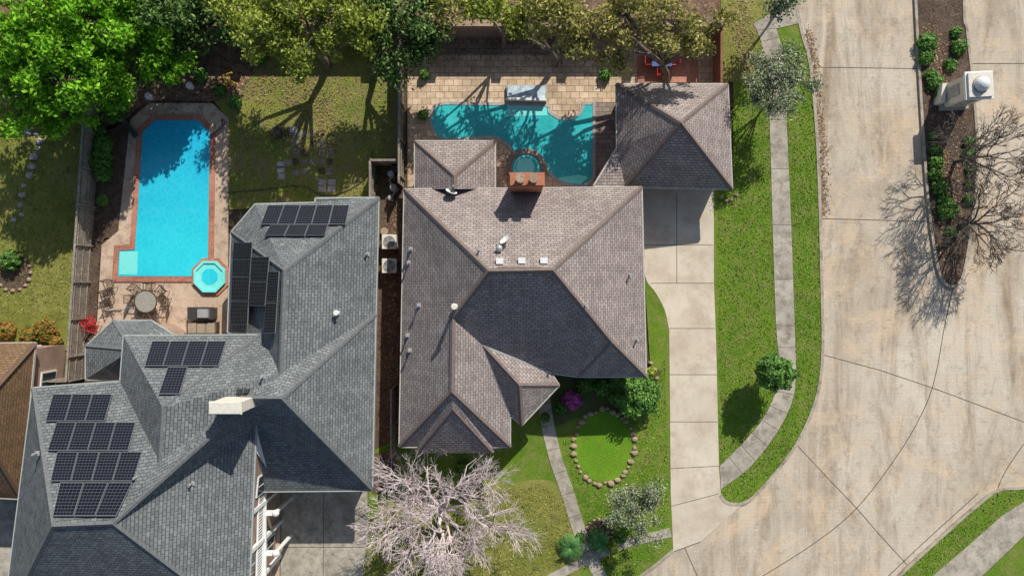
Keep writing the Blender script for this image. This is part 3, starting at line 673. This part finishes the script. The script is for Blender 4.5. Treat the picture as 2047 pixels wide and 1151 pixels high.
for x,y,r in ((228,570,.3),(222,592,.3),(226,612,.3),(275,598,1.5),(290,628,2.8),(318,630,3.6),(338,605,-1.5),(330,582,-.8),(305,575,0),(282,580,.8)): chair(x,y,r,BRN)
p=P(303,602,0); b=MB(); b.tube((p.x,p.y,.72),(p.x,p.y,.75),.72,.72,flat('glass_table',(.35,.33,.28),.15),28); b.tube((p.x,p.y,.1),(p.x,p.y,.72),.05,.05,BRN,8)
b.ribbon([(p.x+.72*math.cos(t*.2618),p.y+.72*math.sin(t*.2618)) for t in range(24)],.05,.70,.77,BRN,True)
for k in range(4): b.tube((p.x,p.y,.3),(p.x+.45*math.cos(k*1.57),p.y+.45*math.sin(k*1.57),.1),.03,.03,BRN,5)
b.finish('patio_table')
chair(190,640,2.2,RED,'adirondack_chair'); chair(196,655,1.2,RED,'adirondack_chair')
p=P(412,625,0); b=MB(); b.box((p.x,p.y,.45),(1.6,.7,.7),BRN); b.box((p.x,p.y,.83),(1.7,.8,.06),DMETAL); b.box((p.x+.25,p.y,.97),(.7,.55,.2),METAL); b.tube((p.x-.1,p.y-.3,1.0),(p.x+.6,p.y-.3,1.0),.02,.02,METAL,6); b.finish('outdoor_grill')
p=P(412,655,0); b=MB(); b.box((p.x,p.y,.35),(1.9,.8,.5),BRN); 
for k in range(3): b.box((p.x-.6+k*.6,p.y,.65),(.55,.7,.14),TAN)
b.box((p.x,p.y-.36,.8),(1.9,.12,.5),BRN); b.finish('outdoor_sofa')
p=P(258,618,0); b=MB(); b.tube(p,p+Vector((0,0,2.2)),.03,.03,METAL,6); b.tube(p,p+Vector((0,0,.12)),.25,.22,STONEG,12); b.tube(p+Vector((0,0,1.1)),p+Vector((-.15,0,2.3)),.16,.05,TAN,8); b.finish('folded_umbrella')
for x,y in ((305,197),(386,176)):
    p=P(x,y,0); b=MB(); b.tube(p,p+Vector((0,0,.5)),.14,.2,WHITE,12); b.tube(p+Vector((0,0,.5)),p+Vector((0,0,.58)),.24,.24,WHITE,12); b.dome(p+Vector((0,0,.58)),.16,WHITE); b.finish('garden_urn')
for x,y in ((268,262),(440,256)):
    p=P(x,y,0); r=-.9 if x<300 else .7; b=MB(); b.box((p.x,p.y,.42),(1.2,.34,.07),DMETAL,r); b.box((p.x,p.y,.22),(.9,.1,.36),DMETAL,r); b.finish('garden_bench')
b=MB(); c=P(463,170,0)
for k in range(3): 
    a=k*2.09; b.tube(c+Vector((.45*math.cos(a),.45*math.sin(a),0)),c+Vector((0,0,1.2)),.04,.04,YEL,6); b.tube(c+Vector((.4*math.cos(a),.4*math.sin(a),.3)),c+Vector((.4*math.cos(a+2.09),.4*math.sin(a+2.09),.3)),.035,.035,YEL,6)
b.tube(c+Vector((-.5,.4,.5)),c+Vector((.3,.6,.7)),.06,.06,YEL,6); b.finish('garden_tripod')
b=MB(); p=P(1318,128,0); b.box((p.x,p.y,.73),(1.3,.8,.06),BLUE)
for sx in(-.55,.55):
    for sy in(-.32,.32): b.box((p.x+sx,p.y+sy,.35),(.06,.06,.7),DMETAL)
b.finish('outdoor_table')
for x,y,r in ((1295,128,1.57),(1342,128,-1.57),(1318,108,0),(1318,150,3.14)): chair(x,y,r,RED)
for x,y,r in ((848,150,.4),(846,230,.2)): shrub('potted_plant',x,y,.3,LSH,hs=1)
b=MB()
for r_ in range(5):
    for k in range(6):
        if random.random()<.7:
            p=P(575+k*17,268+r_*19+random.uniform(-2,2)); b.box((p.x,p.y,.08),(.42,.42,.04),WOOD if (r_+k)%4 else MULCH,random.uniform(-.1,.1))
for x,y in ((562,330),(562,340),(564,353),(645,365),(645,378),(664,365),(664,378),(588,260)): p=P(x,y); b.box((p.x,p.y,.10),(.5,.4,.08),STONEG,random.uniform(-.1,.1))
b.finish('stepping_stones')
p=P(556,268); b=MB(); b.tube(p,p+Vector((0,0,.4)),.35,.4,DMETAL,14); b.tube(p+Vector((0,0,.38)),p+Vector((0,0,.42)),.3,.3,SOIL,12); b.finish('fire_pit')
b=MB()
hs_=[Vector(P(*q,.12)) for q in cr([(455,385),(520,380),(600,372),(650,392),(700,378),(735,350),(745,300)])]
for i in range(len(hs_)-1): b.tube(hs_[i],hs_[i+1],.025,.025,DMETAL,5)
b.finish('garden_hose')
b=MB()
def rock(b,px,py,r,m,z=.08):
    c=P(px,py); n=7;vs=[];a0=random.random()*6
    for zz,k in((z-.05,1),(z+r*.45,.85),(z+r*.7,.45)):
        for i in range(n):
            t=a0+2*math.pi*i/n; q=r*k*random.uniform(.75,1.2); vs.append((c.x+q*math.cos(t),c.y+q*math.sin(t)*.8,zz))
    fs=[(j*n+i,j*n+(i+1)%n,(j+1)*n+(i+1)%n,(j+1)*n+i) for j in range(2) for i in range(n)]+[tuple(range(2*n,3*n))]
    b.add(vs,fs,m)
for x,y in ((82,283),(78,298),(70,315),(68,333),(62,352),(50,372),(47,390),(44,410),(46,430),(60,265),(75,268),(30,440)): rock(b,x,y,random.uniform(.2,.34),STONEG,.05)
b.finish('stepping_stones')
slab('lawn',circ(1206,892,57,32,71),.13,GRASSR)
b=MB()
for i in range(34):
    t=2*math.pi*i/34; rock(b,1206+60*math.cos(t)+random.uniform(-3,3),892+74*math.sin(t)+random.uniform(-3,3),random.uniform(.13,.28),STONE,.1)
b.finish('stone_ring_border')
b=MB()
for cx,cy,r in ((1197,1062,26),(28,545,36)):
    for i in range(16):
        t=2*math.pi*i/16; rock(b,cx+r*math.cos(t),cy+r*math.sin(t),random.uniform(.12,.2),STONE,.1)
for x,y in ((1300,725),(1308,738),(1312,755),(1316,770),(1440,395),(1450,402),(1460,400),(1470,390),(930,950),(945,955),(985,950)): rock(b,x,y,.18,STONE,.1)
b.finish('bed_border_stones')
slab('flower_bed',circ(1197,1062,27),.12,MULCH); slab('flower_bed',circ(28,545,37),.1,MULCH)
slab('flower_bed',cr([(1090,745),(1300,735),(1312,760),(1305,800),(1270,830),(1225,835),(1150,835),(1110,850),(1085,800)],True),.125,M('bed_green',(.06,.10,.02),(.09,.12,.03),(.09,.06,.04),s1=1,s2=2))
slab('flower_bed',[(745,905),(790,900),(800,985),(745,985)],.12,MULCH)
slab('flower_bed',cr([(175,280),(262,250),(240,460),(205,490),(190,680),(165,700)],False),.095,MULCH)
slab('flower_bed',cr([(230,60),(480,90),(505,150),(440,200),(300,205),(220,260),(190,200)],True),.095,REDSOIL)
slab('side_yard_soil',[(745,400),(810,400),(800,905),(745,905)],.03,MULCH)
# ---------------------------------------------------------------- monument
e=empty('stone_entrance_monument',P(1899,196)); b=MB(); p=P(1899,196); sz=1.45
b.box((p.x,p.y,.25),(1.75,1.75,.5),STONEG,.05); b.box((p.x,p.y,1.6),(sz,sz,2.3),CREAM,.05); b.box((p.x,p.y,2.82),(1.75,1.75,.16),WHITE,.05); b.box((p.x,p.y,2.97),(1.5,1.5,.14),CREAM,.05)
b.tube((p.x,p.y,3.0),(p.x,p.y,3.12),.52,.52,STONEG,20); b.dome((p.x,p.y,3.12),.46,WHITE,.9,20)
for s in(-1,1): b.box((p.x+s*(sz/2+.03),p.y,1.5),(.05,.7,1.2),STONEG,.05); b.box((p.x,p.y+s*(sz/2+.03),1.5),(.7,.05,1.2),STONEG,.05)
b.finish('monument_body',e)
b=MB(); b.ribbon(W([(1872,175),(1868,212)]),.3,0,.9,CREAM); b.finish('monument_plinth',e)
# ---------------------------------------------------------------- trees
tree('bright_green_tree',(190,170),[(60,60,7,2.9),(165,50,6.3,2.9),(260,70,4.9,2.4),(100,150,6.2,2.9),(185,135,5.2,2.1),(320,105,4.2,1.7),(50,205,5.5,2.0),(130,230,4.6,1.6),(20,110,6.5,2.6),(245,15,5.2,2.4),(140,-20,6.5,3.),(360,135,3.8,.9),(225,185,4.4,1.1)],LBR,52000,.18,.3,subr=(.4,.9),subs=13)
tree('dark_green_tree',(330,85),[(370,30,4.3,1.9),(430,12,4.2,1.7),(310,5,5,2.0),(350,75,4,1.3),(300,150,3.2,1.0),(455,60,3.5,.9)],LDK,11000,.17,.2,twigs=2)
tree('yellow_green_tree',(655,135),[(550,40,6.4,2.3),(640,50,6.8,2.3),(690,20,6.6,2.0),(600,90,6,1.5),(515,60,5.8,1.6),(700,85,6,1.2),(590,-20,7,2.5),(490,20,5.5,1.5)],LYG,24000,.15,.24,subs=13,subr=(.35,.8),twigs=3)
tree('oak_tree',(745,150),[(760,50,6.0,1.6),(800,85,5.2,1.5),(850,35,5.5,1.7),(740,10,6.5,1.8),(855,95,4.2,.9),(780,130,4.2,.9)],LDK,9500,.15,.22,subs=11,twigs=3)
tree('oak_tree',(1005,95),[(990,15,5.5,1.4),(1030,50,4.8,1.0),(930,5,5.5,1.5),(1080,0,5.5,1.2)],LYG,5500,.15,.16,subs=9,twigs=4)
tree('olive_tree',(1330,160),[(1190,55,5.8,1.8),(1250,30,6.4,2.2),(1330,40,6.4,2.2),(1400,40,6.2,1.7),(1240,100,5.2,1.3),(1395,95,5.6,1.4),(1150,10,6,1.9),(1300,-15,6.6,2.4),(1320,80,5.4,.9)],LOL,18000,.145,.26,subs=12,subr=(.35,.75),twigs=5)
tree('oak_tree',(1110,130),[(1120,10,7,1.5),(1080,40,6.2,1.1),(1150,70,5.7,.9),(900,20,6,1.0)],LOL,2600,.15,.2,subs=11,twigs=5)
tree('gray_green_tree',(1538,190),[(1550,160,4.0,1.5),(1570,205,3.6,1.3),(1530,130,3.8,1.1),(1595,165,3.8,1.1),(1580,125,4.2,1.0),(1515,180,3.4,.9)],LGY,22000,.085,.09,BARKG,subr=(.3,.65),subs=24,twigs=4)
tree('gray_green_tree',(1262,970),[(1280,1010,3.2,1.3),(1245,1035,2.8,1.1),(1310,1000,3.2,1.0),(1288,1058,2.8,1.1),(1240,1000,2.8,.8)],LGY,18000,.085,.08,BARKG,subr=(.3,.6),subs=24,twigs=4)
tree('street_tree',(1560,5),[(1580,-20,4,1.2),(1560,0,3.5,.9)],LGY,1500,.14,.1)
b=MB(); root=P(893,990); top=Vector((root.x,root.y,0))+Vector((-.05,-.3,1.9)); b.tube(root,top,.28,.22,BARKP,9)
for k in range(12):
    a=k*2*math.pi/12+random.uniform(-.2,.2); d=Vector((math.cos(a)*1.0,math.sin(a)*.85,random.uniform(.3,1.0))).normalized()
    branch(b,top,d,2.05*random.uniform(.8,1.1),.11,5,BARKP,.44,.04,(3,4),.70,.009)
b.finish('bare_tree')
for px,py,s in ((1905,325,1.5),(1915,450,1.4)):
    b=MB(); root=P(px,py); top=root+Vector((.1,0,1.0)); b.tube(root,top,.15,.12,BARKG,7)
    for k in range(7):
        a=k*2*math.pi/7; d=Vector((math.cos(a)*.75,math.sin(a)*.75,1.0)).normalized(); branch(b,top,d,s*random.uniform(.8,1.1),.07,5,BARKG,.42,.06,(3,3),.72,.013)
    b.finish('bare_tree')
# shrubs
shrub('topiary_tree',1550,745,1.15,LSH,z=2.5,n=9000,leaf=.10,hs=.9)
shrub('round_bush',1272,792,1.45,LSH,hs=.75,n=9000,leaf=.11)
shrub('bush',1235,765,.6,LSH); shrub('bush',1205,775,.5,LSH); shrub('bush',1170,770,.5,LSH)
shrub('azalea_bush',1143,800,.6,LMG,hs=.7,n=1100); shrub('bush',1122,815,.4,LSH)
for x,y,r in ((1852,85,.62),(1850,115,.5),(1915,95,.5),(1912,65,.35),(1868,165,.5),(1862,150,.4),(1868,300,.4),(1874,325,.45),(1872,350,.45),(1878,375,.5),(1885,400,.4),(1896,420,.65),(1940,285,.4),(1938,310,.4),(1940,340,.35),(1938,400,.35),(1900,465,.35),(1880,190,.4),(1900,130,.4),(1935,370,.3),(1866,270,.3)): shrub('shrub',x+random.uniform(-3,3),y,r,LSH,leaf=.09,n=int(2500*r),base=.05,hs=.65)
for x,y,r in ((205,290,.6),(200,320,.75),(205,345,.55),(225,225,.7),(192,262,.5),(205,400,.35),(240,215,.5),(470,205,.4),(20,520,.6),(1035,55,.6),(400,150,.4),(520,110,.5),(440,180,.35)): shrub('shrub',x,y,r,LSH,n=int(3000*r))
for x,y,r in ((90,660,.7),(55,670,.5),(10,660,.6),(110,680,.4)): shrub('flowering_shrub',x,y,r,LOR,n=1200)
for x,y,r in ((1300,745,.4),(1290,770,.35),(1090,835,.3),(925,935,.5),(1180,755,.35),(1210,150,.4),(1415,190,.4),(1225,1090,.4),(1240,1075,.35),(1160,1075,.3),(1225,1120,.35)): shrub('shrub',x,y,r,LYG if x in(1300,1225) else LSH,n=600,leaf=.1)
for px,py,r in ((1140,1095,1.1),(1198,1082,.95)):
    b=MB(); c=P(px,py,.6); b.tube((c.x,c.y,0),c,.18,.14,BARK,8)
    for k in range(34):
        a=k*2.39996; L=r*random.uniform(.75,1.05); el=random.uniform(.1,.9)
        pts=[]
        for s in range(6):
            t=s/5; pts.append(c+Vector((math.cos(a)*L*t,math.sin(a)*L*t,L*(el*t-1.0*t*t*.9))))
        side=Vector((-math.sin(a),math.cos(a),0))
        for s in range(5):
            for u in (0,.33,.66):
                q=pts[s].lerp(pts[s+1],u); w=.17*math.sin(math.pi*min(1,(s+u+.6)/5.6))+.02; dirn=(pts[s+1]-pts[s]).normalized()
                for sg in(-1,1): b.add([q,q+dirn*.06,q+side*sg*w+dirn*.1+Vector((0,0,.03))],[(0,1,2)],SAGO)
    b.finish('sago_palm')
# grass blades
grass('lawn_grass',[(1432,185)]+[(1465,200),(1540,180)]+swL[10:]+[(1438,925)],.10,90,LGR,.075)
strip=swR[6:]+[p for p in curbA[::-1] if p[1]>60]
grass('verge_grass',strip,.10,100,LGR,.075)
grass('lawn_grass',[(1160,840),(1290,840),(1330,700),(1334,985),(1338,1090),(1270,1145),(1210,1140),(1150,985),(1125,880)],.10,90,LGR,.075,holes=[circ(1206,892,62,24,76)])
grass('back_lawn_grass',[(460,240),(500,130),(790,80),(790,320),(745,395),(460,400)],.08,60,LGY2,.08)
grass('side_lawn_grass',[(0,220),(150,220),(180,270),(150,640),(0,640)],.08,60,LGY2,.08)
grass('front_lawn_grass',[(742,1150),(745,1020),(1080,970),(1130,990),(1150,1110),(1060,1150)],.115,90,LGY2,.08)
grass('verge_grass',[(2050,972),(1995,982),(1940,1022),(1800,1150),(1850,1150),(1930,1090),(2047,988)],.10,90,LGR,.075)
def litter(name,pts,wd,n,z):
    out=[]
    for _ in range(n):
        i=random.randrange(len(pts)-1); t=random.random(); x=pts[i][0]+(pts[i+1][0]-pts[i][0])*t+random.gauss(0,wd); y=pts[i][1]+(pts[i+1][1]-pts[i][1])*t+random.gauss(0,wd); p=P(x,y); out.append((p.x,p.y,z))
    quads(name,np.array(out),.09,LLIT,2.5)
litter('fallen_leaves',[(1615,60),(1630,130),(1640,250),(1646,340),(1648,430)],5,900,.04)
litter('fallen_leaves',[(820,120),(1000,90),(1230,120)],18,900,.125)
litter('fallen_leaves',[(1860,60),(1890,250),(1900,400),(1900,520)],16,1600,.15)
litter('fallen_leaves',[(230,190),(420,180),(500,150),(640,200),(640,300)],24,1800,.12)
litter('fallen_leaves',[(785,400),(785,900)],7,700,.05)
litter('fallen_leaves',[(1480,0),(1490,160)],18,700,.13)
# ---------------------------------------------------------------- light, world, camera
sd=Vector((.55,1.22,1)).normalized(); el=math.asin(sd.z); az=math.atan2(sd.x,sd.y)
L=bpy.data.lights.new('sun','SUN'); L.energy=5.0; L.angle=math.radians(.5); L.color=(1,.95,.87)
lo=bpy.data.objects.new('sun',L); lo.rotation_euler=(-sd).to_track_quat('-Z','Y').to_euler(); lo.location=(30,60,60); sc.collection.objects.link(lo)
w=bpy.data.worlds.new('World'); sc.world=w; w.use_nodes=True; nt=w.node_tree
sk=nt.nodes.new('ShaderNodeTexSky'); sk.sky_type='NISHITA'; sk.sun_disc=False; sk.sun_elevation=el; sk.sun_rotation=az
nt.links.new(sk.outputs[0],nt.nodes['Background'].inputs[0]); nt.nodes['Background'].inputs[1].default_value=.10
cam=bpy.data.cameras.new('camera'); co=bpy.data.objects.new('camera',cam); sc.collection.objects.link(co); co.location=(0,0,H)
cam.sensor_width=36; cam.lens=36*H/(2047/S); cam.clip_end=1000; sc.camera=co
sc.view_settings.view_transform='Standard'; sc.view_settings.look='None'; sc.view_settings.exposure=0
